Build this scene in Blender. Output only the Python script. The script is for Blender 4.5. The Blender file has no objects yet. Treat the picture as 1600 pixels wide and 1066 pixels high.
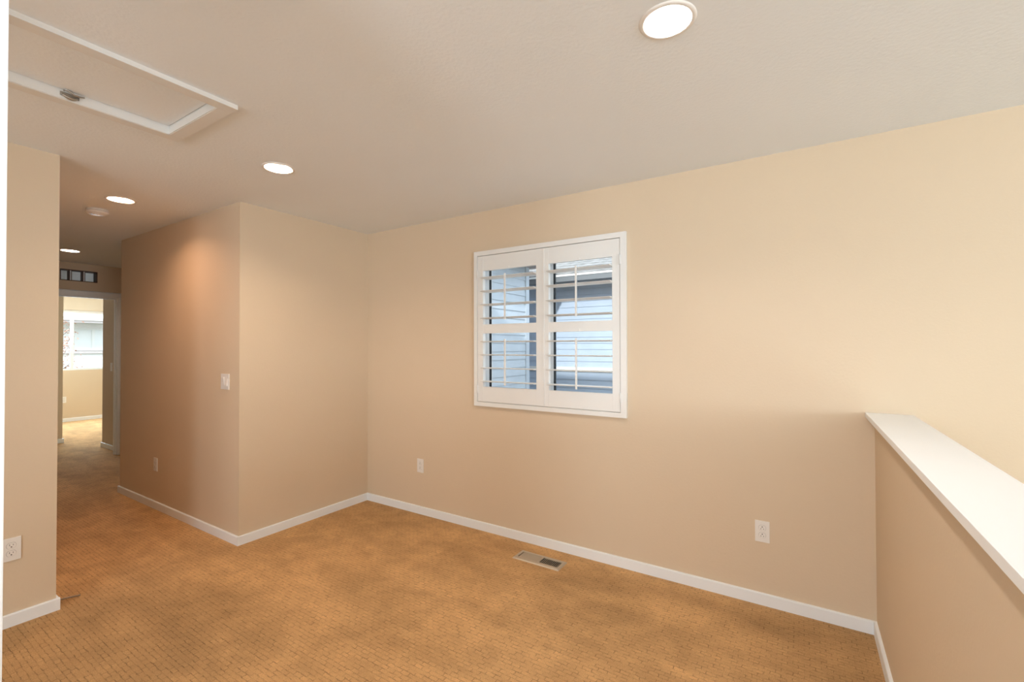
import bpy, bmesh, math, random
from mathutils import Vector, Matrix
random.seed(7)
SC = bpy.context.scene
C = SC.collection

# ------------------------------------------------------------------ camera
F_PX = 711.47
yaw, pitch, roll = math.radians(32.4287), math.radians(0.6444), math.radians(-0.123)
fw = Vector((-math.sin(yaw)*math.cos(pitch), math.cos(yaw)*math.cos(pitch), math.sin(pitch)))
rt = Vector((math.cos(yaw), math.sin(yaw), 0)); up = rt.cross(fw)
rt2 = rt*math.cos(roll)+up*math.sin(roll); up2 = -rt*math.sin(roll)+up*math.cos(roll)
cd = bpy.data.cameras.new('camera'); cam = bpy.data.objects.new('camera', cd); C.objects.link(cam)
m = Matrix.Identity(4)
for i, v in enumerate((rt2, up2, -fw)):
    for k in range(3): m[k][i] = v[k]
m.translation = Vector((0, 0, 1.4044))
cam.matrix_world = m
cd.sensor_fit = 'HORIZONTAL'; cd.sensor_width = 36.0; cd.lens = F_PX*36.0/1600.0
cd.clip_start = 0.02; cd.clip_end = 200
SC.camera = cam

# ------------------------------------------------------------------ world, sun, daylight
W_STR, SUN_E = 3.2, 4.0
w = bpy.data.worlds.new('sky'); SC.world = w; w.use_nodes = True
bg = w.node_tree.nodes['Background']
bg.inputs[0].default_value = (0.86, 0.93, 1.0, 1); bg.inputs[1].default_value = W_STR
def light(name, kind, loc, direction, energy, color, **kw):
    ld = bpy.data.lights.new(name, kind); ld.energy = energy; ld.color = color
    for k, v in kw.items(): setattr(ld, k, v)
    o = bpy.data.objects.new(name, ld); C.objects.link(o); o.location = loc
    o.rotation_euler = Vector(direction).to_track_quat('-Z', 'Y').to_euler()
    return o
light('sun', 'SUN', (0, -5, 12), (-0.30, 1, -0.52), SUN_E, (1.0, 0.96, 0.9), angle=0.03)
DAY = (0.79, 0.90, 1.0)
# daylight at the window openings; those behind the camera are added fill
light('stair_window_daylight', 'AREA', (5.30, -1.0, 1.45), (-1, 0, 0), 157, DAY, shape='RECTANGLE', size=2.6, size_y=1.3)
light('back_added_fill', 'AREA', (1.9, -3.3, 1.5), (0, 1, 0), 38, DAY, shape='RECTANGLE', size=2.0, size_y=1.1)
light('room_added_fill', 'AREA', (-0.35, -3.3, 1.3), (0, 1, 0), 58, DAY, shape='RECTANGLE', size=1.0, size_y=1.4)
light('left_added_fill', 'AREA', (-2.2, -3.3, 1.5), (0, 1, 0), 14, DAY, shape='RECTANGLE', size=1.6, size_y=1.1)
light('lower_window_daylight', 'AREA', (5.30, -1.0, -1.3), (-1, 0, 0.2), 70, DAY, shape='RECTANGLE', size=2.6, size_y=1.5)
light('bedroom_window_daylight', 'AREA', (-11.62, 2.95, 1.53), (1, 0, -0.1), 125, (0.64, 0.84, 1.0), shape='RECTANGLE', size=2.0, size_y=1.1)
vs = SC.view_settings
vs.view_transform = 'Standard'; vs.look = 'None'; vs.gamma = 1.0; vs.use_curve_mapping = False
vs.exposure = 0.0
LAMP_W = {'a': 13.0, 'b': 12.0, 'c': 6.8, 'd': 5.0, 'e': 9.0, 'f': 3.0}
LAMP_C = {'a': (1, 0.93, 0.87), 'b': (1, 0.76, 0.56), 'c': (1, 0.60, 0.38), 'd': (1, 0.84, 0.68), 'e': (1, 0.9, 0.8), 'f': (1, 0.9, 0.8)}

# ------------------------------------------------------------------ helpers
def tag(o, label=None, cat=None, group=None, kind=None):
    if label: o['label'] = label
    if cat: o['category'] = cat
    if group: o['group'] = group
    if kind: o['kind'] = kind
    return o
def thing(name, label, cat, loc=(0, 0, 0), group=None):
    o = bpy.data.objects.new(name, None); C.objects.link(o); o.location = loc
    o.empty_display_size = 0.05
    return tag(o, label, cat, group)
class MB:
    def __init__(s): s.bm = bmesh.new()
    def box(s, a, b, bev=0.0):
        x0, x1 = sorted((a[0], b[0])); y0, y1 = sorted((a[1], b[1])); z0, z1 = sorted((a[2], b[2]))
        t = bmesh.new()
        vv = [t.verts.new(p) for p in ((x0,y0,z0),(x1,y0,z0),(x1,y1,z0),(x0,y1,z0),(x0,y0,z1),(x1,y0,z1),(x1,y1,z1),(x0,y1,z1))]
        for f in ((0,3,2,1),(4,5,6,7),(0,1,5,4),(1,2,6,5),(2,3,7,6),(3,0,4,7)): t.faces.new([vv[i] for i in f])
        if bev: bmesh.ops.bevel(t, geom=list(t.edges), offset=bev, segments=2, affect='EDGES', profile=0.7)
        s.merge(t); return s
    def merge(s, t):
        mp = {v: s.bm.verts.new(v.co) for v in t.verts}
        for f in t.faces:
            try:
                nf = s.bm.faces.new([mp[v] for v in f.verts]); nf.smooth = f.smooth
            except ValueError: pass
        t.free()
    def prism(s, pts, a, b, axis):            # closed 2D outline extruded along an axis
        def P(p, h):
            return {'x': (h, p[0], p[1]), 'y': (p[0], h, p[1]), 'z': (p[0], p[1], h)}[axis]
        t = bmesh.new()
        A = [t.verts.new(P(p, a)) for p in pts]; B = [t.verts.new(P(p, b)) for p in pts]
        t.faces.new(A); t.faces.new(B[::-1]); n = len(pts)
        for i in range(n): t.faces.new((A[i], B[i], B[(i+1) % n], A[(i+1) % n]))
        bmesh.ops.recalc_face_normals(t, faces=list(t.faces)); s.merge(t); return s
    def lathe(s, prof, c, n=48, closed=True):  # profile of (r, z) about a vertical axis
        t = bmesh.new(); rings = []
        for r, z in prof:
            if r < 1e-6: rings.append([t.verts.new((c[0], c[1], c[2]+z))])
            else: rings.append([t.verts.new((c[0]+r*math.cos(2*math.pi*k/n), c[1]+r*math.sin(2*math.pi*k/n), c[2]+z)) for k in range(n)])
        for a, b in zip(rings, rings[1:]):
            for k in range(n):
                q = [a[k % len(a)], a[(k+1) % len(a)], b[(k+1) % len(b)], b[k % len(b)]]
                u = []
                for v in q:
                    if v not in u: u.append(v)
                if len(u) > 2: t.faces.new(u).smooth = True
        bmesh.ops.recalc_face_normals(t, faces=list(t.faces)); s.merge(t); return s
    def tube(s, pts, r, n=8):
        t = bmesh.new(); rings = []
        pts = [Vector(p) for p in pts]
        for i, p in enumerate(pts):
            d = (pts[min(i+1, len(pts)-1)]-pts[max(i-1, 0)]).normalized()
            a = d.cross(Vector((0, 0, 1)) if abs(d.z) < 0.9 else Vector((1, 0, 0))).normalized(); b = d.cross(a)
            rr = r[i] if isinstance(r, (list, tuple)) else r
            rings.append([t.verts.new(p+a*rr*math.cos(2*math.pi*k/n)+b*rr*math.sin(2*math.pi*k/n)) for k in range(n)])
        for A, B in zip(rings, rings[1:]):
            for k in range(n): t.faces.new((A[k], A[(k+1) % n], B[(k+1) % n], B[k])).smooth = True
        t.faces.new(rings[0][::-1]); t.faces.new(rings[-1])
        bmesh.ops.recalc_face_normals(t, faces=list(t.faces)); s.merge(t); return s
    def build(s, name, mat, parent=None, kind=None):
        me = bpy.data.meshes.new(name)
        bmesh.ops.recalc_face_normals(s.bm, faces=list(s.bm.faces))
        s.bm.to_mesh(me); s.bm.free(); me.materials.append(mat)
        o = bpy.data.objects.new(name, me); C.objects.link(o)
        if parent is not None:
            o.parent = parent
            pl = Vector((0, 0, 0)); q = parent
            while q is not None: pl += q.location; q = q.parent
            me.transform(Matrix.Translation(-pl))
        if kind: o['kind'] = kind
        return o
def struct(mb, name, mat): return mb.build(name, mat, None, 'structure')

# ------------------------------------------------------------------ materials
def mat(name, col, rough=0.6, bump=0.0, bscale=60, var=0.0, vscale=3, metal=0.0, spec=0.4, detail=3):
    M = bpy.data.materials.new(name); M.use_nodes = True; nt = M.node_tree; N = nt.nodes; L = nt.links
    b = N['Principled BSDF']
    b.inputs['Base Color'].default_value = (*col, 1); b.inputs['Roughness'].default_value = rough
    b.inputs['Metallic'].default_value = metal; b.inputs['Specular IOR Level'].default_value = spec
    tc = N.new('ShaderNodeTexCoord'); geo = N.new('ShaderNodeNewGeometry')
    n1 = N.new('ShaderNodeTexNoise'); n1.inputs['Scale'].default_value = bscale; n1.inputs['Detail'].default_value = detail
    L.new(geo.outputs['Position'], n1.inputs['Vector'])
    if bump:
        bp_ = N.new('ShaderNodeBump'); bp_.inputs['Strength'].default_value = bump; bp_.inputs['Distance'].default_value = 0.002
        L.new(n1.outputs['Fac'], bp_.inputs['Height']); L.new(bp_.outputs['Normal'], b.inputs['Normal'])
    n2 = N.new('ShaderNodeTexNoise'); n2.inputs['Scale'].default_value = vscale; n2.inputs['Detail'].default_value = 4
    L.new(geo.outputs['Position'], n2.inputs['Vector'])
    mr = N.new('ShaderNodeMapRange'); mr.inputs['From Min'].default_value = 0.3; mr.inputs['From Max'].default_value = 0.7
    mr.inputs['To Min'].default_value = 1-var; mr.inputs['To Max'].default_value = 1+var
    L.new(n2.outputs['Fac'], mr.inputs['Value'])
    vm = N.new('ShaderNodeVectorMath'); vm.operation = 'SCALE'; vm.inputs[0].default_value = col
    L.new(mr.outputs['Result'], vm.inputs['Scale']); L.new(vm.outputs['Vector'], b.inputs['Base Color'])
    return M
M_WALL = mat('beige_wall_paint', (0.71, 0.570, 0.410), 0.75, 0.35, 90, 0.01, 2)
M_CEIL = mat('ceiling_paint', (0.84, 0.86, 0.87), 0.9, 0.6, 70, 0.008, 2)
M_TRIM = mat('white_trim_paint', (0.88, 0.90, 0.91), 0.45, 0.05, 40, 0.01, 3)
M_HATCH = mat('hatch_paint', (0.76, 0.735, 0.69), 0.6, 0.1, 50, 0.01, 3)
M_GAP_SHADE = mat('grey_gap_shade', (0.30, 0.28, 0.25), 0.7)
M_CAP = mat('white_cap_paint', (0.92, 0.93, 0.94), 0.4, 0.05, 40, 0.005, 3)
M_SHUT = mat('shutter_paint', (0.85, 0.84, 0.81), 0.4, 0.03, 60, 0.01, 3)
M_PLATE = mat('white_plastic', (0.84, 0.80, 0.75), 0.35, 0.0, 60, 0.005, 3)
M_SLOT = mat('dark_slot', (0.03, 0.025, 0.02), 0.6)
M_GASKET = mat('black_gasket', (0.03, 0.035, 0.04), 0.6)
M_VINYL = mat('white_vinyl', (0.88, 0.89, 0.90), 0.4, 0.02, 40, 0.005, 3)
M_STEEL = mat('brushed_steel', (0.42, 0.38, 0.33), 0.3, 0.1, 200, 0.05, 20, metal=0.9)
M_REG = mat('tan_register_enamel', (0.50, 0.42, 0.32), 0.4, 0.03, 60, 0.02, 10, metal=0.2)
M_BROWN = mat('dark_brown_wood', (0.10, 0.045, 0.025), 0.5, 0.1, 60, 0.1, 12)
M_SIDE = mat('blue_grey_siding', (0.43, 0.51, 0.63), 0.7, 0.15, 60, 0.04, 6)
M_SIDE2 = mat('blue_grey_wing_siding', (0.45, 0.51, 0.58), 0.7, 0.15, 60, 0.04, 6)
M_FAR = mat('pale_far_siding', (0.94, 0.93, 0.92), 0.7, 0.1, 60, 0.02, 6)
M_FARROOF = mat('pale_far_roof', (0.85, 0.84, 0.82), 0.8, 0.2, 40, 0.05, 8)
M_FARTRIM = mat('muted_far_trim', (0.66, 0.60, 0.60), 0.7)
M_PANE = mat('far_window_pane', (0.84, 0.86, 0.86), 0.2)
M_ROOF = mat('weathered_shingles', (0.22, 0.215, 0.21), 0.9, 0.8, 30, 0.25, 9)
M_FASCIA = mat('white_fascia', (0.82, 0.82, 0.80), 0.6)
M_GUT_SHADE = mat('gutter_shade', (0.16, 0.17, 0.18), 0.6)
M_SOFFIT = mat('tan_soffit', (0.40, 0.35, 0.33), 0.8, 0.1, 30, 0.1, 4)
M_GRASS = mat('grass_ground', (0.20, 0.22, 0.12), 0.95, 0.5, 30, 0.2, 2)
M_BARK = mat('tree_bark', (0.25, 0.19, 0.15), 0.9, 0.5, 50, 0.2, 10)
M_LEAF = mat('reddish_leaves', (0.78, 0.50, 0.42), 0.7, 0, 30, 0.35, 6)
M_LFLOOR = mat('lower_floor', (0.50, 0.42, 0.32), 0.7, 0.1, 30, 0.05, 3)

def carpet():
    M = bpy.data.materials.new('tan_loop_carpet'); M.use_nodes = True; nt = M.node_tree; N = nt.nodes; L = nt.links
    b = N['Principled BSDF']; b.inputs['Roughness'].default_value = 0.95; b.inputs['Specular IOR Level'].default_value = 0.08
    geo = N.new('ShaderNodeNewGeometry')
    # slight wander so that the weave is not ruler straight
    wn = N.new('ShaderNodeTexNoise'); wn.inputs['Scale'].default_value = 45; wn.inputs['Detail'].default_value = 2
    L.new(geo.outputs['Position'], wn.inputs['Vector'])
    sub = N.new('ShaderNodeVectorMath'); sub.operation = 'SUBTRACT'; sub.inputs[1].default_value = (0.5, 0.5, 0.5)
    L.new(wn.outputs['Color'], sub.inputs[0])
    sc = N.new('ShaderNodeVectorMath'); sc.operation = 'SCALE'; sc.inputs['Scale'].default_value = 0.011
    L.new(sub.outputs[0], sc.inputs[0])
    ad = N.new('ShaderNodeVectorMath'); L.new(geo.outputs['Position'], ad.inputs[0]); L.new(sc.outputs[0], ad.inputs[1])
    br = N.new('ShaderNodeTexBrick'); br.offset = 0.5; br.offset_frequency = 2
    br.inputs['Scale'].default_value = 1.0; br.inputs['Brick Width'].default_value = 0.042; br.inputs['Row Height'].default_value = 0.021
    br.inputs['Mortar Size'].default_value = 0.0028; br.inputs['Mortar Smooth'].default_value = 0.8
    br.inputs['Color1'].default_value = (1, 1, 1, 1); br.inputs['Color2'].default_value = (0.86, 0.86, 0.86, 1); br.inputs['Mortar'].default_value = (0.50, 0.50, 0.50, 1)
    L.new(ad.outputs[0], br.inputs['Vector'])
    def noise(scale, det, vec=None, dist=0.0):
        n = N.new('ShaderNodeTexNoise'); n.inputs['Scale'].default_value = scale; n.inputs['Detail'].default_value = det
        n.inputs['Distortion'].default_value = dist
        L.new(vec if vec is not None else geo.outputs['Position'], n.inputs['Vector']); return n.outputs['Fac']
    def rng(src, lo, hi, a=0.3, c=0.7):
        r = N.new('ShaderNodeMapRange'); r.inputs['From Min'].default_value = a; r.inputs['From Max'].default_value = c
        r.inputs['To Min'].default_value = lo; r.inputs['To Max'].default_value = hi; L.new(src, r.inputs['Value']); return r.outputs['Result']
    def mul(p, q):
        r = N.new('ShaderNodeMath'); r.operation = 'MULTIPLY'; L.new(p, r.inputs[0]); L.new(q, r.inputs[1]); return r.outputs[0]
    fibre = rng(noise(260, 4), 0.78, 1.18)
    # patches where feet and the vacuum cleaner turned the pile
    patch = rng(noise(5.5, 6, dist=0.8), 0.90, 1.07, 0.36, 0.64)
    mp = N.new('ShaderNodeMapping'); mp.inputs['Rotation'].default_value = (0, 0, 0.5); mp.inputs['Scale'].default_value = (0.9, 3.0, 1)
    L.new(geo.outputs['Position'], mp.inputs['Vector'])
    stripe = rng(noise(1.5, 3, mp.outputs[0]), 0.90, 1.07, 0.4, 0.6)
    f = mul(mul(fibre, patch), stripe)
    # brushed pile patches, plus light falloff painted into corners and near-left floor
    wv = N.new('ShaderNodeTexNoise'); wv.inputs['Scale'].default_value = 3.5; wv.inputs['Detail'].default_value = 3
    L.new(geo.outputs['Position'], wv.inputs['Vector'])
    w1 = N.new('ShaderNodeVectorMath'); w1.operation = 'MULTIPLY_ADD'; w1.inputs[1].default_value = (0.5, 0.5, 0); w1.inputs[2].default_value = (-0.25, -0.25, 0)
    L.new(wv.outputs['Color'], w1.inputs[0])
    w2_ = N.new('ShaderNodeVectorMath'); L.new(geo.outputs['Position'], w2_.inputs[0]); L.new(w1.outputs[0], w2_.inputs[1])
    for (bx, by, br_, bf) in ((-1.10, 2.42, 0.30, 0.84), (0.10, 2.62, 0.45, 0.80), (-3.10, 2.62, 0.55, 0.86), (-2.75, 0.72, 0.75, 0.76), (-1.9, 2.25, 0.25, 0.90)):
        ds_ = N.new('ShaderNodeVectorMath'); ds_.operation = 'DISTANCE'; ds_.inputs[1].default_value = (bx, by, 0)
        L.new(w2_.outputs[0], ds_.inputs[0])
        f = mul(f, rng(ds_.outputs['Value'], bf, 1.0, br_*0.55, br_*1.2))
    # darker colour where the pile leans away
    mx = N.new('ShaderNodeVectorMath'); mx.operation = 'MULTIPLY'
    gate = rng(noise(32, 3), 0.0, 1.0, 0.40, 0.62)
    mixw = N.new('ShaderNodeMix'); mixw.data_type = 'RGBA'; mixw.inputs[6].default_value = (0.90, 0.90, 0.90, 1)
    L.new(gate, mixw.inputs[0]); L.new(br.outputs['Color'], mixw.inputs[7])
    L.new(mixw.outputs[2], mx.inputs[0]); mx.inputs[1].default_value = (0.71, 0.425, 0.198)
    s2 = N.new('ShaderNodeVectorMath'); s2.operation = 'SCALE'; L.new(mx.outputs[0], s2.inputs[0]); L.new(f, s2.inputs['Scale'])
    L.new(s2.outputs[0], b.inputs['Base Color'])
    hb = N.new('ShaderNodeBump'); hb.inputs['Strength'].default_value = 0.6; hb.inputs['Distance'].default_value = 0.004
    L.new(mul(br.outputs['Color'], fibre), hb.inputs['Height']); L.new(hb.outputs['Normal'], b.inputs['Normal'])
    return M
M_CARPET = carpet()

def glass_mat():
    M = bpy.data.materials.new('window_glass'); M.use_nodes = True; nt = M.node_tree; N = nt.nodes; L = nt.links
    N.remove(N['Principled BSDF']); out = N['Material Output']
    tr = N.new('ShaderNodeBsdfTransparent'); tr.inputs[0].default_value = (0.93, 0.96, 0.97, 1)
    gl = N.new('ShaderNodeBsdfGlossy'); gl.inputs['Roughness'].default_value = 0.02
    fr = N.new('ShaderNodeFresnel'); fr.inputs['IOR'].default_value = 1.15
    mx = N.new('ShaderNodeMixShader'); L.new(fr.outputs[0], mx.inputs[0]); L.new(tr.outputs[0], mx.inputs[1]); L.new(gl.outputs[0], mx.inputs[2])
    L.new(mx.outputs[0], out.inputs['Surface']); return M
M_GLASS = glass_mat()
def blind_mat():
    M = bpy.data.materials.new('translucent_blind'); M.use_nodes = True; nt = M.node_tree; N = nt.nodes; L = nt.links
    N.remove(N['Principled BSDF']); out = N['Material Output']
    d = N.new('ShaderNodeBsdfDiffuse'); d.inputs[0].default_value = (0.75, 0.73, 0.70, 1)
    t = N.new('ShaderNodeBsdfTranslucent'); t.inputs[0].default_value = (0.92, 0.91, 0.89, 1)
    mx = N.new('ShaderNodeMixShader'); mx.inputs[0].default_value = 0.65
    L.new(d.outputs[0], mx.inputs[1]); L.new(t.outputs[0], mx.inputs[2]); L.new(mx.outputs[0], out.inputs['Surface']); return M
M_BLIND = blind_mat()
def emit(name, col, s):
    M = bpy.data.materials.new(name); M.use_nodes = True; b = M.node_tree.nodes['Principled BSDF']
    b.inputs['Base Color'].default_value = (0.9, 0.9, 0.9, 1)
    b.inputs['Emission Color'].default_value = (*col, 1); b.inputs['Emission Strength'].default_value = s; return M
M_LENS = emit('lit_lamp_lens', (1, 0.93, 0.84), 4.0)

# ------------------------------------------------------------------ shell
D = 2.8279            # window wall
XL = -3.372           # left wall and side of the closet block
YH = 1.6935           # hall right wall
YL = 0.7583           # hall left wall
XE = -7.52            # end wall of the hall
H = 2.44
LO = -2.8
def wall_open(mb, axis, p0, p1, u0, u1, z0, z1, holes):
    """slab between p0..p1 on `axis`; rectangular holes (u0,u1,z0,z1) cut out of it"""
    us = sorted({u0, u1, *[h[0] for h in holes], *[h[1] for h in holes]})
    zs = sorted({z0, z1, *[h[2] for h in holes], *[h[3] for h in holes]})
    t = bmesh.new(); cache = {}
    def V(p, u, z):
        k = (p, round(u, 5), round(z, 5))
        if k not in cache: cache[k] = t.verts.new((p, u, z) if axis == 'x' else (u, p, z))
        return cache[k]
    def solid(i, j):
        if i < 0 or j < 0 or i >= len(us)-1 or j >= len(zs)-1: return False
        cu, cz = (us[i]+us[i+1])/2, (zs[j]+zs[j+1])/2
        return not any(h[0] < cu < h[1] and h[2] < cz < h[3] for h in holes)
    for i in range(len(us)-1):
        for j in range(len(zs)-1):
            if not solid(i, j): continue
            a, b, c, d = us[i], us[i+1], zs[j], zs[j+1]
            for p in (p0, p1): t.faces.new((V(p, a, c), V(p, b, c), V(p, b, d), V(p, a, d)))
            if not solid(i-1, j): t.faces.new((V(p0, a, c), V(p1, a, c), V(p1, a, d), V(p0, a, d)))
            if not solid(i+1, j): t.faces.new((V(p0, b, c), V(p1, b, c), V(p1, b, d), V(p0, b, d)))
            if not solid(i, j-1): t.faces.new((V(p0, a, c), V(p1, a, c), V(p1, b, c), V(p0, b, c)))
            if not solid(i, j+1): t.faces.new((V(p0, a, d), V(p1, a, d), V(p1, b, d), V(p0, b, d)))
    mb.merge(t); return mb

# floor (upper level) with the stairwell left open
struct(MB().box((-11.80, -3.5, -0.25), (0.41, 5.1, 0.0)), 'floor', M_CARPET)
struct(MB().box((-3.0, -3.5, LO-0.1), (5.5, D+0.13, LO)), 'floor_lower', M_LFLOOR)
# ceiling with round holes for the lamps and a hatch opening
LAMPS = [(-0.352, 1.481, 'a'), (-2.549, 1.493, 'b'), (-4.028, 1.218, 'c'), (-6.612, 1.573, 'd'), (-0.352, -1.60, 'e'), (-2.549, -1.60, 'f')]
HX0, HX1, HY0, HY1 = -2.550, -2.090, -0.42, 0.955
def make_ceiling():
    bm = bmesh.new()
    def loop(pts):
        vs_ = [bm.verts.new((x, y, H)) for x, y in pts]
        for i in range(len(vs_)): bm.edges.new((vs_[i], vs_[(i+1) % len(vs_)]))
    loop([(-11.8, -3.5), (5.5, -3.5), (5.5, D+0.12), (-7.65, D+0.12), (-7.65, 5.1), (-11.8, 5.1)])
    loop([(HX0, HY0), (HX1, HY0), (HX1, HY1), (HX0, HY1)])
    for x, y, k in LAMPS:
        loop([(x+0.073*math.cos(2*math.pi*i/32), y+0.073*math.sin(2*math.pi*i/32)) for i in range(32)])
    bmesh.ops.triangle_fill(bm, use_beauty=True, edges=list(bm.edges))
    for f in bm.faces:
        if f.normal.z > 0: f.normal_flip()
    me = bpy.data.meshes.new('ceiling'); bm.to_mesh(me); bm.free(); me.materials.append(M_CEIL)
    o = bpy.data.objects.new('ceiling', me); C.objects.link(o); o['kind'] = 'structure'
make_ceiling()
struct(MB().box((-12.1, -8.0, 2.72), (5.9, 3.2, 2.90)), 'trim_1', M_SOFFIT)     # roof deck, its unseen part extended behind the room to block the sun
struct(MB().box((-12.1, 3.2, 2.72), (-7.6, 5.3, 2.90)), 'trim_2', M_SOFFIT)

WX0, WX1, WZ0, WZ1 = -2.100, -0.967, 0.982, 2.096
struct(wall_open(MB(), 'y', D, D+0.13, -7.64, 5.5, LO, 2.72, [(WX0, WX1, WZ0, WZ1)]), 'wall_back', M_WALL)
struct(MB().box((XL, YH, 0), (-5.5716, D, 2.44)), 'wall_hall_right', M_WALL)
struct(MB().box((XL, -3.4, 0), (-7.52, YL, 2.44)), 'wall_left', M_WALL)
DY0, DY1, DZ = 1.44, 2.262, 2.045
TY0, TY1, TZ0, TZ1 = 1.700, 2.046, 2.215, 2.352
struct(wall_open(MB(), 'x', XE-0.12, XE, YL, D, 0, H, [(DY0, DY1, 0, DZ), (TY0, TY1, TZ0, TZ1)]), 'wall_hall_end', M_WALL)
# bedroom behind the door
struct(MB().box((-8.33, 2.33, 0), (-7.645, 5.0, H)), 'wall_bedroom_right', M_WALL)
struct(MB().box((-11.67, 0.9, 0), (-9.15, 2.11, H)), 'wall_bedroom_left', M_WALL)
struct(MB().box((-9.15, 1.05, 0), (-7.64, 1.17, H)), 'wall_bedroom_entry', M_WALL)
struct(MB().box((-11.67, 5.0, 0), (-7.64, 5.12, H)), 'wall_bedroom_side', M_WALL)
FY0, FY1, FZ0, FZ1 = 2.0, 3.95, 0.965, 2.112
struct(wall_open(MB(), 'x', -11.80, -11.67, 0.9, 5.1, 0, 2.72, [(FY0, FY1, FZ0, FZ1)]), 'wall_bedroom_far', M_WALL)
# stairwell and the wall behind the camera
SWY0, SWY1, SWZ0, SWZ1 = -2.3, 0.3, 0.80, 2.10
struct(wall_open(MB(), 'x', 5.38, 5.50, -3.5, D, LO, 2.72, [(SWY0, SWY1, SWZ0, SWZ1), (SWY0, SWY1, -2.05, -0.55)]), 'wall_stair_right', M_WALL)
struct(wall_open(MB(), 'y', -3.52, -3.40, XL, 5.38, LO, 2.72, [(0.9, 2.9, 0.95, 2.05), (-0.85, 0.15, 0.60, 2.05), (-3.0, -1.4, 0.95, 2.05)]), 'wall_behind', M_WALL)
struct(MB().box((0.2996, -3.4, -0.3), (0.4066, D, 1.052)), 'wall_knee', M_WALL)
struct(MB().box((0.41, -3.4, LO), (0.30, D, -0.25)), 'wall_stair_left', M_WALL)
struct(MB().box((0.262, -3.4, 1.052), (0.4435, D, 1.0745), 0.0015), 'trim_3', M_CAP)
# wall end and white casing at the camera's left
struct(MB().box((-1.14, -0.9, 0), (-1.02, 0.150, H)), 'wall_near_left', M_WALL)
SX = -1.0
struct(MB().box((SX, -0.30, 0), (-1.02, 0.168, H-0.001), 0.002), 'trim_4', M_CAP)

# baseboards (slightly rounded top)
BH, BT = 0.0631, 0.014
def base(name, p, q, nrm):
    """baseboard from p to q (2D) along a wall face, sticking out along nrm"""
    mb = MB()
    a = 'y' if abs(nrm[0]) > 0.5 else 'x'
    s = nrm[0] if a == 'y' else nrm[1]
    w0 = p[0] if a == 'y' else p[1]
    prof = [(0, 0.0), (BT, 0.0), (BT, BH-0.004), (BT-0.0015, BH-0.0012), (BT-0.004, BH), (0, BH)]
    pts = [(w0+s*u, z) for u, z in prof]
    if a == 'y':
        t = [(x, z) for x, z in pts]; mb.prism(t, p[1], q[1], 'y')
    else:
        t = [(y, z) for y, z in pts]; mb.prism(t, p[0], q[0], 'x')
    return struct(mb, name, M_TRIM)
base('baseboard_back', (-3.372, D), (0.2996, D), (0, -1))
base('baseboard_closet', (XL, YH), (XL, D-BT), (1, 0))
base('baseboard_hall_right', (-5.5716-BT, YH), (XL+BT, YH), (0, -1))
base('baseboard_left', (XL, -3.4), (XL, YL+BT), (1, 0))
base('baseboard_hall_left', (-7.52, YL), (XL, YL), (0, 1))
base('baseboard_knee', (0.2996, -3.4), (0.2996, D-BT), (-1, 0))
base('baseboard_bedroom_far', (-11.67, 2.11), (-11.67, 5.0), (1, 0))
base('baseboard_bedroom_left', (-9.15, 1.17), (-9.15, 2.11+BT), (1, 0))
base('baseboard_bedroom_return', (-11.67+BT, 2.11), (-9.15, 2.11), (0, 1))
base('baseboard_bedroom_right', (-8.33-BT, 2.33), (-7.645, 2.33), (0, -1))

# ------------------------------------------------------------------ door frame at the end of the hall
door = bpy.data.objects.new('door_1', None); C.objects.link(door); door.location = (XE, 1.8, 0); door['kind'] = 'structure'
JI = 0.013
mb = MB()
mb.box((XE-0.125, DY1-JI, 0), (XE+0.004, DY1+0.001, DZ-JI)).box((XE-0.125, DY0-0.001, 0), (XE+0.004, DY0+JI, DZ-JI)).box((XE-0.125, DY0+JI, DZ-JI), (XE+0.004, DY1-JI, DZ))
mb.box((XE-0.075, DY1-JI-0.011, 0), (XE-0.040, DY1-JI, DZ-JI)).box((XE-0.075, DY0+JI, 0), (XE-0.040, DY0+JI+0.011, DZ-JI)).box((XE-0.075, DY0+JI+0.011, DZ-JI-0.011), (XE-0.040, DY1-JI-0.011, DZ-JI))
mb.build('door_jamb', M_TRIM, door)
mb = MB(); cw = 0.066
for sgn, y in ((1, DY1-0.006), (-1, DY0+0.006)):
    mb.prism([(XE, y), (XE+0.010, y), (XE+0.016, y+sgn*0.012), (XE+0.016, y+sgn*(cw-0.01)), (XE+0.008, y+sgn*cw), (XE, y+sgn*cw)], 0, DZ-0.006, 'z')
mb.prism([(XE, DZ-0.006), (XE+0.010, DZ-0.006), (XE+0.016, DZ+0.006), (XE+0.016, DZ+cw-0.016), (XE+0.008, DZ+cw-0.006), (XE, DZ+cw-0.006)], DY0-0.060, DY1+0.060, 'y')
mb.build('door_casing', M_TRIM, door)

# transom light above the door: three small square panes
tr = bpy.data.objects.new('window_3', None); C.objects.link(tr); tr.location = (XE, 1.87, TZ0); tr['kind'] = 'structure'
mb = MB(); t = 0.008
mb.box((XE-0.118, TY0, TZ0), (XE+0.002, TY0+t, TZ1)).box((XE-0.118, TY1-t, TZ0), (XE+0.002, TY1, TZ1))
mb.box((XE-0.118, TY0+t, TZ0), (XE+0.002, TY1-t, TZ0+t)).box((XE-0.118, TY0+t, TZ1-t), (XE+0.002, TY1-t, TZ1))
mb.build('frame', M_BROWN, tr)
for yc in (1.800, 1.925):
    mu = MB().box((XE-0.112, yc-0.013, TZ0+t), (XE-0.03, yc+0.013, TZ1-t)).build('mullion', M_BROWN, tr)
    MB().box((XE-0.030, yc-0.006, TZ0+t), (XE-0.026, yc+0.006, TZ1-t)).build('bead', M_TRIM, mu)
ys = [TY0+t, 1.787, 1.813, 1.912, 1.938, TY1-t]
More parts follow.
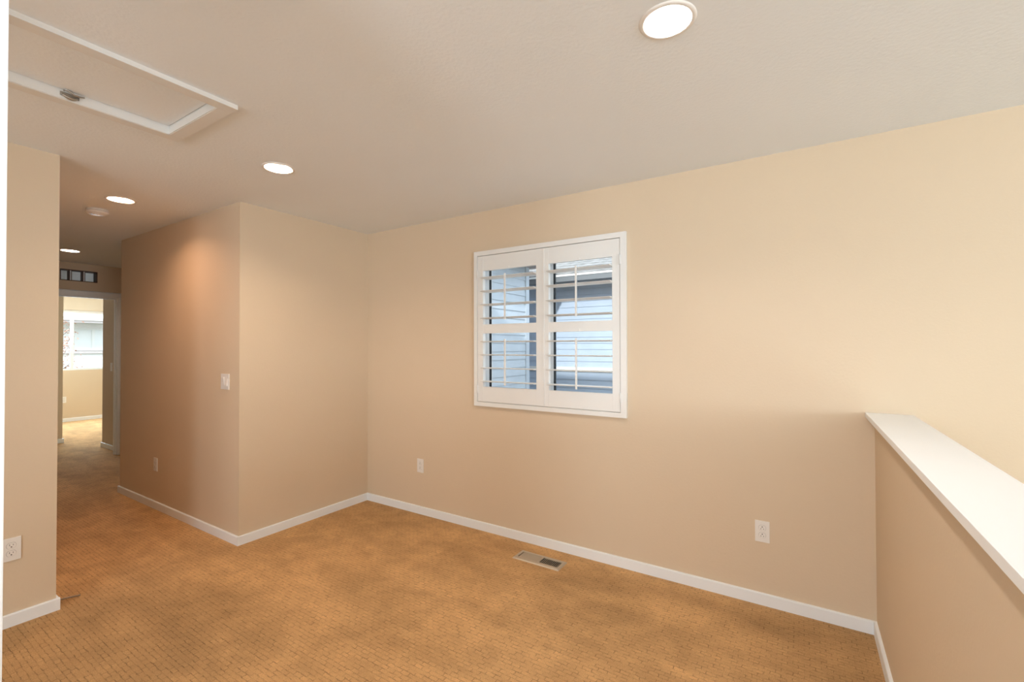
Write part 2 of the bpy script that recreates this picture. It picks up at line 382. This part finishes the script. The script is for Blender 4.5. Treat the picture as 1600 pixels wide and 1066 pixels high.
for k in range(3):
    mb = MB(); z = TZ0+t
    mb.box((XE-0.118, ys[2*k], TZ0+t), (XE-0.115, ys[2*k+1], TZ1-t))
    while z < TZ1-t-0.006:
        mb.box((XE-0.115, ys[2*k], z), (XE-0.110, ys[2*k+1], z+0.0045)); z += 0.0125
    mb.build('pane', M_BLIND, tr)

# ------------------------------------------------------------------ window in the back wall
win = bpy.data.objects.new('window_1', None); C.objects.link(win); win.location = (-1.53, D+0.1, WZ0); win['kind'] = 'structure'
Y0, Y1 = D+0.085, D+0.128
mb = MB()
mb.box((WX0, Y0, WZ0), (-2.063, Y1, WZ1)).box((-1.000, Y0, WZ0), (WX1, Y1, WZ1))
mb.box((-2.063, Y0, WZ0), (-1.0, Y1, WZ0+0.038)).box((-2.063, Y0, WZ1-0.038), (-1.0, Y1, WZ1))
mb.build('window_frame', M_VINYL, win)
mb = MB().box((-1.632, Y0-0.006, WZ0+0.038), (-1.560, Y1-0.004, WZ1-0.038)).box((-1.560, Y0+0.006, WZ0+0.038), (-1.499, Y1, WZ1-0.038))
mb.build('meeting_stile', M_VINYL, win)
mb = MB()
for x in (-2.063, -1.499): mb.box((x, Y0+0.004, WZ0+0.038), (x+0.012, Y0+0.02, WZ1-0.038))
mb.build('gasket', M_GASKET, win)
MB().box((-2.055, Y0+0.018, WZ0+0.036), (-1.63, Y0+0.023, WZ1-0.036)).build('glass', M_GLASS, win)
MB().box((-1.492, Y0+0.028, WZ0+0.036), (-1.0, Y0+0.033, WZ1-0.036)).build('glass', M_GLASS, win)
mb = MB(); e = 0.004
mb.box((WX0, D+0.009, WZ0), (WX0+e, Y0, WZ1)).box((WX1-e, D+0.009, WZ0), (WX1, Y0, WZ1)).box((WX0, D+0.009, WZ0), (WX1, Y0, WZ0+e)).box((WX0, D+0.009, WZ1-e), (WX1, Y0, WZ1))
mb.build('window_sill', M_VINYL, win)

# plantation shutter
sh = thing('plantation_shutter', 'cream white plantation shutter with two louvered panels filling the window', 'window shutter', (-1.53, D, 0.947))
OX0, OX1, OZ0, OZ1 = -2.1295, -0.930, 0.948, 2.130
IX0, IX1, IZ0, IZ1 = -2.0985, -0.9690, 0.9800, 2.0950
FT = 0.024
mb = MB()
def ring(mb, y0, y1, o, i):
    mb.box((o[0], y0, o[2]), (i[0], y1, o[3]), 0.0015).box((i[1], y0, o[2]), (o[1], y1, o[3]), 0.0015)
    mb.box((i[0]-0.001, y0, o[2]), (i[1]+0.001, y1, i[2]), 0.0015).box((i[0]-0.001, y0, i[3]), (i[1]+0.001, y1, o[3]), 0.0015)
ring(mb, D-FT, D+0.0, (OX0, OX1, OZ0, OZ1), (IX0, IX1, IZ0, IZ1))
mb.build('frame', M_SHUT, sh)
PY0, PY1 = D-0.020, D+0.008
def panel(x0, x1, ox0, ox1, astragal, hinge_left):
    mb = MB()
    mb.box((x0, PY0, IZ0+0.0035), (ox0, PY1, IZ1-0.0035), 0.0015).box((ox1, PY0, IZ0+0.0035), (x1, PY1, IZ1-0.0035), 0.0015)
    for a, b in ((IZ0+0.0035, 1.0965), (1.5015, 1.5700), (1.9790, IZ1-0.0035)):
        mb.box((ox0-0.001, PY0+0.0015, a), (ox1+0.001, PY1-0.001, b))
    xc = (ox0+ox1)/2
    for z in (1.9790, 1.5015): mb.box((xc-0.004, PY0-0.0025, z+0.001), (xc+0.004, PY0+0.002, z+0.018), 0.0006)
    if astragal: mb.box((x0-0.0015, PY0-0.004, IZ0+0.0035), (x0+0.012, PY0, IZ1-0.0035), 0.001)
    p = mb.build('shutter_panel', M_SHUT, sh)
    yc = (PY0+PY1)/2
    for zc in (1.921, 1.8195, 1.7175, 1.616, 1.4385, 1.339, 1.2390, 1.1375):
        prof = []
        for k in range(16):
            a = 2*math.pi*k/16; cx, cz = 0.057*math.cos(a), 0.0052*math.sin(a)
            tl = math.radians(-2.0)
            prof.append((yc+cx*math.cos(tl)-cz*math.sin(tl), zc+cx*math.sin(tl)+cz*math.cos(tl)))
        lv = MB().prism(prof, ox0+0.002, ox1-0.002, 'x').build('louver', M_SHUT, p)
    for a, b in ((1.600, 1.934), (1.119, 1.456)):
        MB().box((xc-0.0055, yc-0.0695, a), (xc+0.0055, yc-0.0575, b), 0.002).build('tilt_rod', M_SHUT, p)
    hx = x0-0.0015 if hinge_left else x1+0.0015
    for z in (1.955, 1.075):
        h = MB(); h.tube([(hx, PY0-0.006, z-0.032), (hx, PY0-0.006, z+0.032)], 0.0042, 10)
        h.box((hx-0.013, PY0-0.006, z-0.03), (hx+0.013, PY0-0.0035, z+0.03), 0.0005)
        h.build('hinge', M_SHUT, p)
panel(IX0+0.003, -1.5305, -2.0455, -1.5812, False, True)
panel(-1.5275, IX1-0.003, -1.4818, -1.0225, True, False)

# ------------------------------------------------------------------ bedroom window
w2 = bpy.data.objects.new('window_2', None); C.objects.link(w2); w2.location = (-11.7, 2.9, FZ0); w2['kind'] = 'structure'
mb = MB(); xa, xb = -11.775, -11.72
mb.box((xa, FY0, FZ0), (xb, FY0+0.04, FZ1)).box((xa, FY1-0.04, FZ0), (xb, FY1, FZ1)).box((xa, FY0+0.04, FZ0), (xb, FY1-0.04, FZ0+0.03)).box((xa, FY0+0.04, FZ1-0.06), (xb, FY1-0.04, FZ1))
mb.box((xa, 2.805, FZ0+0.03), (xb, 2.850, FZ1-0.06)).box((xa, 3.55, FZ0+0.03), (xb, 3.59, FZ1-0.06))
mb.build('window_frame', M_VINYL, w2)
MB().box((-11.752, FY0+0.03, FZ0+0.02), (-11.747, FY1-0.03, FZ1-0.05)).build('glass', M_GLASS, w2)
# windows of the stairwell
for n, (a, b) in (('window_4', (SWZ0, SWZ1)), ('window_5', (-2.05, -0.55))):
    e_ = bpy.data.objects.new(n, None); C.objects.link(e_); e_.location = (5.44, -1.0, a); e_['kind'] = 'structure'
    mb = MB(); xa, xb = 5.40, 5.46
    mb.box((xa, SWY0, a), (xb, SWY0+0.05, b)).box((xa, SWY1-0.05, a), (xb, SWY1, b)).box((xa, SWY0+0.05, a), (xb, SWY1-0.05, a+0.05)).box((xa, SWY0+0.05, b-0.05), (xb, SWY1-0.05, b)).box((xa, -1.025, a+0.05), (xb, -0.975, b-0.05))
    mb.build('window_frame', M_VINYL, e_)
    MB().box((5.43, SWY0+0.04, a+0.04), (5.434, SWY1-0.04, b-0.04)).build('glass', M_GLASS, e_)
for n, a, b, c in (('window_6_added', 0.9, 2.9, 0.95), ('window_7_added', -0.85, 0.15, 0.60), ('window_8_added', -3.0, -1.4, 0.95)):  # unseen windows behind the camera, added to go with the fill lights
    e_ = bpy.data.objects.new(n, None); C.objects.link(e_); e_.location = ((a+b)/2, -3.46, c); e_['kind'] = 'structure'
    mb = MB(); mb.box((a, -3.50, c), (a+0.05, -3.44, 2.05)).box((b-0.05, -3.50, c), (b, -3.44, 2.05))
    mb.box((a+0.05, -3.50, c), (b-0.05, -3.44, c+0.05)).box((a+0.05, -3.50, 2.0), (b-0.05, -3.44, 2.05))
    mb.build('window_frame', M_VINYL, e_)
    MB().box((a+0.045, -3.472, c+0.045), (b-0.045, -3.468, 2.005)).build('glass', M_GLASS, e_)

# ------------------------------------------------------------------ recessed ceiling lamps (the two behind the camera are added fill)
labels = {'a': 'large looking round recessed ceiling light nearest the camera, above the window wall side of the room',
          'b': 'round recessed ceiling light just in front of the projecting wall corner',
          'c': 'round recessed ceiling light at the hall mouth beside the smoke detector',
          'd': 'small looking recessed ceiling light deep in the hall, closest to the far doorway'}
labels['e'] = 'added recessed fill light, unseen behind the camera on the right'; labels['f'] = 'added recessed fill light, unseen behind the camera on the left'
labels['a'] = 'largest looking recessed ceiling light, at the top edge of the photo'
for x, y, k in LAMPS:
    L_ = thing('recessed_ceiling_light', labels[k], 'ceiling light', (x, y, H), 'recessed ceiling lights')
    MB().lathe([(0.072, 0.001), (0.072, -0.004), (0.076, -0.0055), (0.084, -0.0045), (0.088, -0.001), (0.088, 0.0), (0.072, 0.001)], (x, y, H)).build('trim_ring', M_PLATE, L_)
    MB().lathe([(0.072, 0.0), (0.068, 0.018), (0.060, 0.045), (0.054, 0.052), (0.0, 0.053)], (x, y, H)).build('baffle', M_PLATE, L_)
    MB().lathe([(0.0, 0.044), (0.030, 0.045), (0.048, 0.047), (0.058, 0.049), (0.054, 0.051)], (x, y, H)).build('lens', M_LENS, L_)
    lt = light('lamp_'+{'a': 'window_side', 'b': 'corner', 'c': 'hall_mouth', 'd': 'hall_end', 'e': 'added_fill_right', 'f': 'added_fill_left'}[k], 'AREA', (x, y, H+0.040), (0, 0, -1), LAMP_W[k], LAMP_C[k], shape='DISK', size=0.10)

# ------------------------------------------------------------------ smoke detector
sd = thing('smoke_detector', 'low white smoke detector on the hall ceiling', 'smoke detector', (-4.47, 1.215, H))
MB().lathe([(0.0, 0.0), (0.066, 0.0), (0.068, -0.008), (0.066, -0.010), (0.0, -0.010)], (-4.47, 1.215, H), 40).build('mounting_base', M_PLATE, sd)
mb = MB().lathe([(0.062, -0.010), (0.070, -0.014), (0.070, -0.026), (0.062, -0.034), (0.030, -0.038), (0.0, -0.038)], (-4.47, 1.215, H), 8)
mb.build('cover', M_PLATE, sd)
MB().lathe([(0.020, -0.036), (0.020, -0.043), (0.016, -0.046), (0.0, -0.046)], (-4.45, 1.20, H), 24).build('test_button', M_PLATE, sd)

# ------------------------------------------------------------------ attic hatch
ah = thing('attic_hatch', 'rectangular attic access hatch with white trim and flat panel in the ceiling', 'attic hatch', ((HX0+HX1)/2, (HY0+HY1)/2, H))
mb = MB(); tw, td = 0.056, 0.019
o = (HX0-tw, HX1+tw, HY0-tw, HY1+tw)
mb.box((HX1, o[2], H-td), (o[1], o[3], H), 0.001).box((o[0], o[2], H-td), (HX0, o[3], H), 0.001)
mb.box((HX0, HY1, H-td), (HX1, o[3], H), 0.001).box((HX0, o[2], H-td), (HX1, HY0, H), 0.001)
mb.build('hatch_trim', M_HATCH, ah)
mb = MB(); j = 0.004
mb.box((HX1-j, HY0, H-td+0.002), (HX1, HY1, 2.50)).box((HX0, HY0, H-td+0.002), (HX0+j, HY1, 2.50)).box((HX0, HY1-j, H-td+0.002), (HX1, HY1, 2.50)).box((HX0, HY0, H-td+0.002), (HX1, HY0+j, 2.50))
mb.build('hatch_jamb', M_HATCH, ah)
MB().box((HX0+j+0.003, HY0+j, 2.4605), (HX1-j-0.003, HY1-j-0.003, 2.475)).build('hatch_panel', M_CEIL, ah)
# metal latch on the jamb: base plate, curved cam and bent keeper
lx, ly, lz = HX0+j, 0.600, 2.443
la = MB()
la.box((lx, ly-0.030, lz-0.009), (lx+0.003, ly+0.030, lz+0.008), 0.002)
lp = la.build('latch', M_STEEL, ah); lp['label'] = 'dark metal sash latch with a curved cam'
pts = [(lx+0.008+0.003*math.sin(k*0.5), ly-0.026+0.052*k/9, lz-0.004-0.010*math.sin(math.pi*k/9)) for k in range(10)]
MB().tube(pts, [0.003+0.0035*math.sin(math.pi*k/9) for k in range(10)], 10).build('cam', M_STEEL, lp)
pts = [(lx+0.006, ly-0.020, lz+0.012), (lx+0.014, ly-0.012, lz+0.016), (lx+0.017, ly+0.000, lz+0.010), (lx+0.017, ly+0.010, lz+0.002), (lx+0.014, ly+0.028, lz+0.004), (lx+0.010, ly+0.044, lz+0.009)]
MB().tube(pts, [0.003, 0.0038, 0.004, 0.004, 0.003, 0.002], 10).build('lever', M_STEEL, lp)
for dy in (-0.024, 0.024):
    MB().tube([(lx+0.001, ly+dy, lz-0.001), (lx+0.0062, ly+dy, lz-0.001)], 0.0046, 10).build('screw', M_STEEL, lp)

# ------------------------------------------------------------------ wall plates
def frame_fn(axis, c, sgn):
    """maps plate coordinates (u right, v up, d out of the wall) to world"""
    if axis == 'y': return lambda u, v, d: (c[0]+u, c[1]-d*sgn, c[2]+v)
    return lambda u, v, d: (c[0]+d*sgn, c[1]+u, c[2]+v)
def outlet(c, axis, sgn, flip, label, group='duplex outlets'):
    T = frame_fn(axis, c, sgn)
    o = thing('wall_outlet', label, 'electrical outlet', c, group)
    MB().box(T(-0.035, -0.057, 0), T(0.035, 0.057, 0.0055), 0.002).build('cover_plate', M_PLATE, o)
    fl = -1 if flip else 1
    for s in (-1, 1):
        vc = s*0.0195; t = bmesh.new()
        gp = MB(); tg = bmesh.new(); gq = [(0.0180*math.cos(2*math.pi*k/24), max(-0.0149, min(0.0149, 0.0180*math.sin(2*math.pi*k/24)))) for k in range(24)]
        A = [tg.verts.new(T(u, vc+v, 0.005)) for u, v in gq]; B = [tg.verts.new(T(u, vc+v, 0.0058)) for u, v in gq]
        tg.faces.new(A); tg.faces.new(B)
        for i in range(24): tg.faces.new((A[i], A[(i+1) % 24], B[(i+1) % 24], B[i]))
        gp.merge(tg)
        prof = []
        for k in range(24):
            a = 2*math.pi*k/24; prof.append((0.0172*math.cos(a), max(-0.0140, min(0.0140, 0.0172*math.sin(a)))))
        A = [t.verts.new(T(u, vc+v, 0.004)) for u, v in prof]; B = [t.verts.new(T(u, vc+v, 0.0075)) for u, v in prof]
        t.faces.new(A); t.faces.new(B)
        for i in range(24): t.faces.new((A[i], A[(i+1) % 24], B[(i+1) % 24], B[i]))
        q = MB(); q.merge(t); r = q.build('receptacle', M_PLATE, o); gp.build('gap_shade_ring', M_GAP_SHADE, r)  # grey ring colours in the shadow line of the gap round the receptacle
        sl = MB()
        sl.box(T(-0.0072, vc+fl*0.0005, 0.0070), T(-0.0054, vc+fl*0.0085, 0.0078)).box(T(0.0054, vc+fl*0.0005, 0.0070), T(0.0072, vc+fl*0.0075, 0.0078))
        g = [(0.0028*math.cos(2*math.pi*k/12), 0.0028*math.sin(2*math.pi*k/12)) for k in range(12)]
        t = bmesh.new(); A = [t.verts.new(T(u, vc-fl*0.0062+v, 0.0070)) for u, v in g]; B = [t.verts.new(T(u, vc-fl*0.0062+v, 0.0079)) for u, v in g]
        t.faces.new(A); t.faces.new(B)
        for i in range(12): t.faces.new((A[i], A[(i+1) % 12], B[(i+1) % 12], B[i]))
        sl.merge(t); sl.build('slots', M_SLOT, r)
    sc_ = MB(); g = [(0.0028*math.cos(2*math.pi*k/12), 0.0028*math.sin(2*math.pi*k/12)) for k in range(12)]
    t = bmesh.new(); A = [t.verts.new(T(u, v, 0.005)) for u, v in g]; B = [t.verts.new(T(u, v, 0.0065)) for u, v in g]
    t.faces.new(A); t.faces.new(B)
    for i in range(12): t.faces.new((A[i], A[(i+1) % 12], B[(i+1) % 12], B[i]))
    sc_.merge(t); sc_.build('screw', M_PLATE, o)
    return o
outlet((-2.7095, D, 0.4015), 'y', 1, True, 'white duplex outlet on the window wall, left of the window near the inside corner')
outlet((-0.1868, D, 0.3945), 'y', 1, True, 'white duplex outlet on the window wall near the knee wall')
outlet((-4.7530, YH, 0.3810), 'y', 1, True, 'white duplex outlet low on the shaded hall wall below the light switch')
outlet((XL, 0.592, 0.3850), 'x', 1, False, 'white duplex outlet on the left wall, partly hidden by the white casing')
outlet((-11.67, 2.705, 0.4150), 'x', 1, False, 'tiny white outlet in the far bedroom, seen through the doorway below its window')
def switch(c, axis, sgn, gangs, label):
    T = frame_fn(axis, c, sgn); hw = 0.035+0.023*(gangs-1)
    o = thing('light_switch', label, 'light switch', c, 'light switches')
    MB().box(T(-hw, -0.057, 0), T(hw, 0.057, 0.0055), 0.002).build('cover_plate', M_PLATE, o)
    for g in range(gangs):
        uc = (g-(gangs-1)/2)*0.046
        MB().box(T(uc-0.0172, -0.0340, 0.004), T(uc+0.0172, 0.0340, 0.0062), 0.0006).build('switch_bezel', M_PLATE, o)
        t = bmesh.new()
        P_ = [(-0.0310, 0.0064), (0.0, 0.0085), (0.0310, 0.0118)] if g == 0 else [(-0.0310, 0.0118), (0.0, 0.0085), (0.0310, 0.0064)]
        a = [t.verts.new(T(uc-0.0145, v, d)) for v, d in P_]; b = [t.verts.new(T(uc+0.0145, v, d)) for v, d in P_]
        a0 = [t.verts.new(T(uc-0.0145, v, 0.005)) for v, d in P_]; b0 = [t.verts.new(T(uc+0.0145, v, 0.005)) for v, d in P_]
        for i in range(2):
            t.faces.new((a[i], b[i], b[i+1], a[i+1])); t.faces.new((a0[i], a[i], a[i+1], a0[i+1])); t.faces.new((b0[i], b[i], b[i+1], b0[i+1]))
        t.faces.new((a[0], b[0], b0[0], a0[0])); t.faces.new((a[2], b[2], b0[2], a0[2]))
        q = MB(); q.merge(t); q.build('rocker', M_PLATE, o)
switch((-3.564, YH, 1.149), 'y', 1, 2, 'white double rocker light switch beside the projecting wall corner')
switch((-7.985, 2.33, 1.130), 'y', 1, 1, 'small white light switch just inside the far bedroom doorway')

# ------------------------------------------------------------------ floor register
fr = thing('floor_register', 'tan metal floor vent set in the carpet by the window wall baseboard', 'floor vent', (-1.459, 2.625, 0))
RX0, RX1, RY0, RY1 = -1.630, -1.289, 2.559, 2.692
ix0, ix1, iy0, iy1, xm = -1.604, -1.312, 2.589, 2.665, -1.452
mb = MB()
def slope_ring(mb, z0, z1):
    t = bmesh.new()
    O = [t.verts.new(p) for p in ((RX0, RY0, z0), (RX1, RY0, z0), (RX1, RY1, z0), (RX0, RY1, z0))]
    b = 0.008
    Mi = [t.verts.new(p) for p in ((RX0+b, RY0+b, z1), (RX1-b, RY0+b, z1), (RX1-b, RY1-b, z1), (RX0+b, RY1-b, z1))]
    I = [t.verts.new(p) for p in ((ix0, iy0, z1), (ix1, iy0, z1), (ix1, iy1, z1), (ix0, iy1, z1))]
    J = [t.verts.new(p) for p in ((ix0, iy0, z0), (ix1, iy0, z0), (ix1, iy1, z0), (ix0, iy1, z0))]
    for A, B in ((O, Mi), (Mi, I), (I, J)):
        for i in range(4): t.faces.new((A[i], A[(i+1) % 4], B[(i+1) % 4], B[i]))
    mb.merge(t)
slope_ring(mb, 0.0005, 0.007)
mb.box((xm-0.007, iy0, 0.001), (xm+0.007, iy1, 0.007))
mb.build('frame', M_REG, fr)
MB().box((ix0, iy0, 0.0003), (ix1, iy1, 0.001)).build('duct_opening', M_SLOT, fr)
n = 17
for k in range(n):                                   # left bank: vanes turned flat towards the room
    x = ix0+0.014+(xm-0.009-ix0-0.014)*k/(n-1)-0.004
    MB().prism([(x-0.0030, 0.0058), (x-0.0022, 0.0066), (x+0.0026, 0.0034), (x+0.0020, 0.0026)], iy0, iy1, 'y').build('vane', M_REG, fr)
for k in range(10):                                   # right bank: thin upright vanes, dark gaps
    x = xm+0.007+(ix1-xm-0.007)*(k+0.9)/10.8
    MB().box((x-0.0007, iy0, 0.001), (x+0.0007, iy1, 0.0040)).build('vane', M_REG, fr)

# ------------------------------------------------------------------ spring door stop at the hall corner
ds = thing('door_stop', 'thin metal door stop sticking out low at the left wall corner', 'door stop', (-3.437, YL+BT, 0.02))
P0, P1 = Vector((-3.440, YL+BT-0.001, 0.024)), Vector((-3.436, 0.868, 0.010))
coil = []
dv = (P1-P0)
for k in range(160):
    u = k/159; a = u*2*math.pi*20
    coil.append(P0+dv*u+Vector((math.cos(a), 0, math.sin(a)))*0.0040)
MB().tube(coil, 0.0015, 5).build('spring', M_STEEL, ds)
MB().tube([P0, P0+dv*0.06], 0.006, 12).build('mounting_base', M_STEEL, ds)
MB().tube([P1-dv*0.04, P1+dv*0.04], 0.0035, 12).build('tip', M_STEEL, ds)

# ------------------------------------------------------------------ outside
struct(MB().box((-45, -20, -3.1), (25, 30, -2.9)), 'ground', M_GRASS)
def siding(mb, axis, p, sgn, u0, u1, z0, z1, pitch, lap=0.013):
    z = z0
    while z < z1-1e-6:
        zt = min(z+pitch, z1)
        prof = [(p, z), (p+sgn*lap, z), (p+sgn*0.003, zt), (p, zt)]
        mb.prism(prof, u0, u1, 'y' if axis == 'x' else 'x') if axis == 'x' else mb.prism(prof, u0, u1, 'x')
        z += pitch
# own wing seen through the left half of the window
wg = thing('house_wing', 'blue grey sided house wing seen through the left shutter panel', 'house', (-5.5, 4.5, -2.9))
MB().box((-3.52, D+0.14, -2.9), (-7.4, 5.98, 2.62)).build('wall', M_SIDE2, wg)
mb = MB(); siding(mb, 'x', -3.52, 1, D+0.15, 5.92, -2.8, 2.60, 0.118); mb.build('siding', M_SIDE2, wg)
MB().box((-3.52, 5.90, -2.9), (-3.495, 5.995, 2.60)).build('corner_board', M_SIDE2, wg)
MB().box((-3.60, D+0.37, 2.60), (-3.20, 6.12, 2.64)).build('soffit', M_SOFFIT, wg)
MB().box((-3.22, D+0.37, 2.58), (-3.18, 6.14, 2.78)).build('fascia', M_FASCIA, wg)
MB().prism([(-3.15, 2.76), (-3.15, 2.82), (-5.4, 3.75), (-7.5, 3.0), (-7.5, 2.9)], D+0.4, 6.15, 'y').build('roof', M_ROOF, wg)
# neighbour across the side yard
nh = thing('neighbor_house', 'blue grey neighbor house with shingle roof seen through the right shutter panel', 'house', (-1, 9, -2.9))
NY = 7.0
MB().box((-9, NY, -2.9), (6, 11, 2.55)).build('wall', M_SIDE, nh)
mb = MB(); siding(mb, 'y', NY, -1, -9, 6, 1.05, 2.52, 0.100); mb.build('siding', M_SIDE, nh)
mb = MB(); siding(mb, 'y', NY, -1, -9, 6, -2.8, 0.98, 0.135); mb.build('siding', M_SIDE, nh)
MB().box((-9, NY-0.03, 0.98), (6, NY, 1.05)).build('band_board', M_FASCIA, nh)
MB().box((-9, NY-0.42, 2.50), (6, NY+0.02, 2.53)).build('soffit', M_SOFFIT, nh)
gy = NY-0.42
MB().box((-9, gy-0.10, 2.42), (6, gy, 2.50)).build('gutter', M_GUT_SHADE, nh)  # gutter body coloured dark to give the shade at the soffit
MB().box((-9, gy-0.108, 2.50), (6, gy, 2.528), 0.004).build('gutter_lip', M_FASCIA, nh)
# courses of shingles as real steps
rf = MB(); y, z = gy-0.08, 2.545; sl = 0.42
for k in range(26):
    rf.prism([(y, z-0.02), (y, z+0.012), (y+0.19, z+0.19*sl+0.002), (y+0.19, z+0.19*sl-0.02)], -9.3, 6.3, 'x'); y += 0.17; z += 0.17*sl
rf.build('roof', M_ROOF, nh)
# far neighbour through the bedroom window
fh = thing('far_neighbor_house', 'pale sunlit house with a sliding window seen through the far bedroom window', 'house', (-18, 5, -2.9))
FX = -16.0
MB().box((-22, -4, -2.9), (FX, 12, 2.12)).build('wall', M_FAR, fh)
MB().box((FX, -4, 1.235), (FX+0.05, 12, 1.295)).build('band_board', M_FARTRIM, fh)
MB().box((FX-0.02, -4.3, 2.03), (FX+0.42, 12.3, 2.10)).build('fascia', M_FARTRIM, fh)
MB().prism([(FX+0.45, 2.09), (FX+0.45, 2.15), (-19.5, 3.6), (-23, 2.2), (-23, 2.1)], -4.4, 12.4, 'y').build('roof', M_FARROOF, fh)
wf = MB(); wf.box((FX, 3.96, 1.31), (FX+0.04, 4.68, 1.36)).box((FX, 3.96, 1.86), (FX+0.04, 4.68, 1.91)).box((FX, 3.90, 1.31), (FX+0.04, 3.96, 1.91)).box((FX, 4.24, 1.36), (FX+0.04, 4.30, 1.86)).box((FX, 4.68, 1.31), (FX+0.04, 4.74, 1.91))
wfo = wf.build('window', M_FASCIA, fh)
MB().box((FX, 3.96, 1.36), (FX+0.015, 4.68, 1.86)).build('pane', M_PANE, wfo)
MB().box((-16.2, 4.02, 2.36), (-16.35, 4.25, 2.42)).build('roof_vent', M_SLOT, fh)
# small tree with reddish leaves
tt = thing('tree', 'slender tree with reddish leaves outside the far bedroom window', 'tree', (-14.2, 3.20, -2.9))
tk = MB(); tk.tube([(-14.2, 3.20, -2.9), (-14.22, 3.18, -1.0), (-14.18, 3.22, 0.6), (-14.2, 3.20, 2.0)], [0.08, 0.06, 0.04, 0.012], 8)
br_ = []
for k in range(22):
    z = -0.2+2.1*k/22; a = k*2.4; r = 0.32*(1-0.3*k/22)
    e1 = Vector((-14.2+r*math.cos(a), 3.20+r*math.sin(a), z+0.3)); br_.append((Vector((-14.2, 3.20, z)), e1))
    tk.tube([(-14.2, 3.20, z), (-14.2+r*0.5*math.cos(a), 3.20+r*0.5*math.sin(a), z+0.12), tuple(e1)], [0.010, 0.006, 0.003], 5)
tk.build('trunk', M_BARK, tt)
t = bmesh.new()
for k in range(700):
    a, b = random.choice(br_); u = random.uniform(0.3, 1.1)
    c = a.lerp(b, u)+Vector((random.gauss(0, .09), random.gauss(0, .09), random.gauss(0, .09)))
    n1 = Vector((random.gauss(0, 1), random.gauss(0, 1), random.gauss(0, 1))).normalized(); n2 = n1.orthogonal().normalized(); s = random.uniform(.018, .034)
    t.faces.new([t.verts.new(c+n1*s), t.verts.new(c+n2*s*.6), t.verts.new(c-n1*s), t.verts.new(c-n2*s*.6)])
q = MB(); q.merge(t); q.build('foliage', M_LEAF, tt)
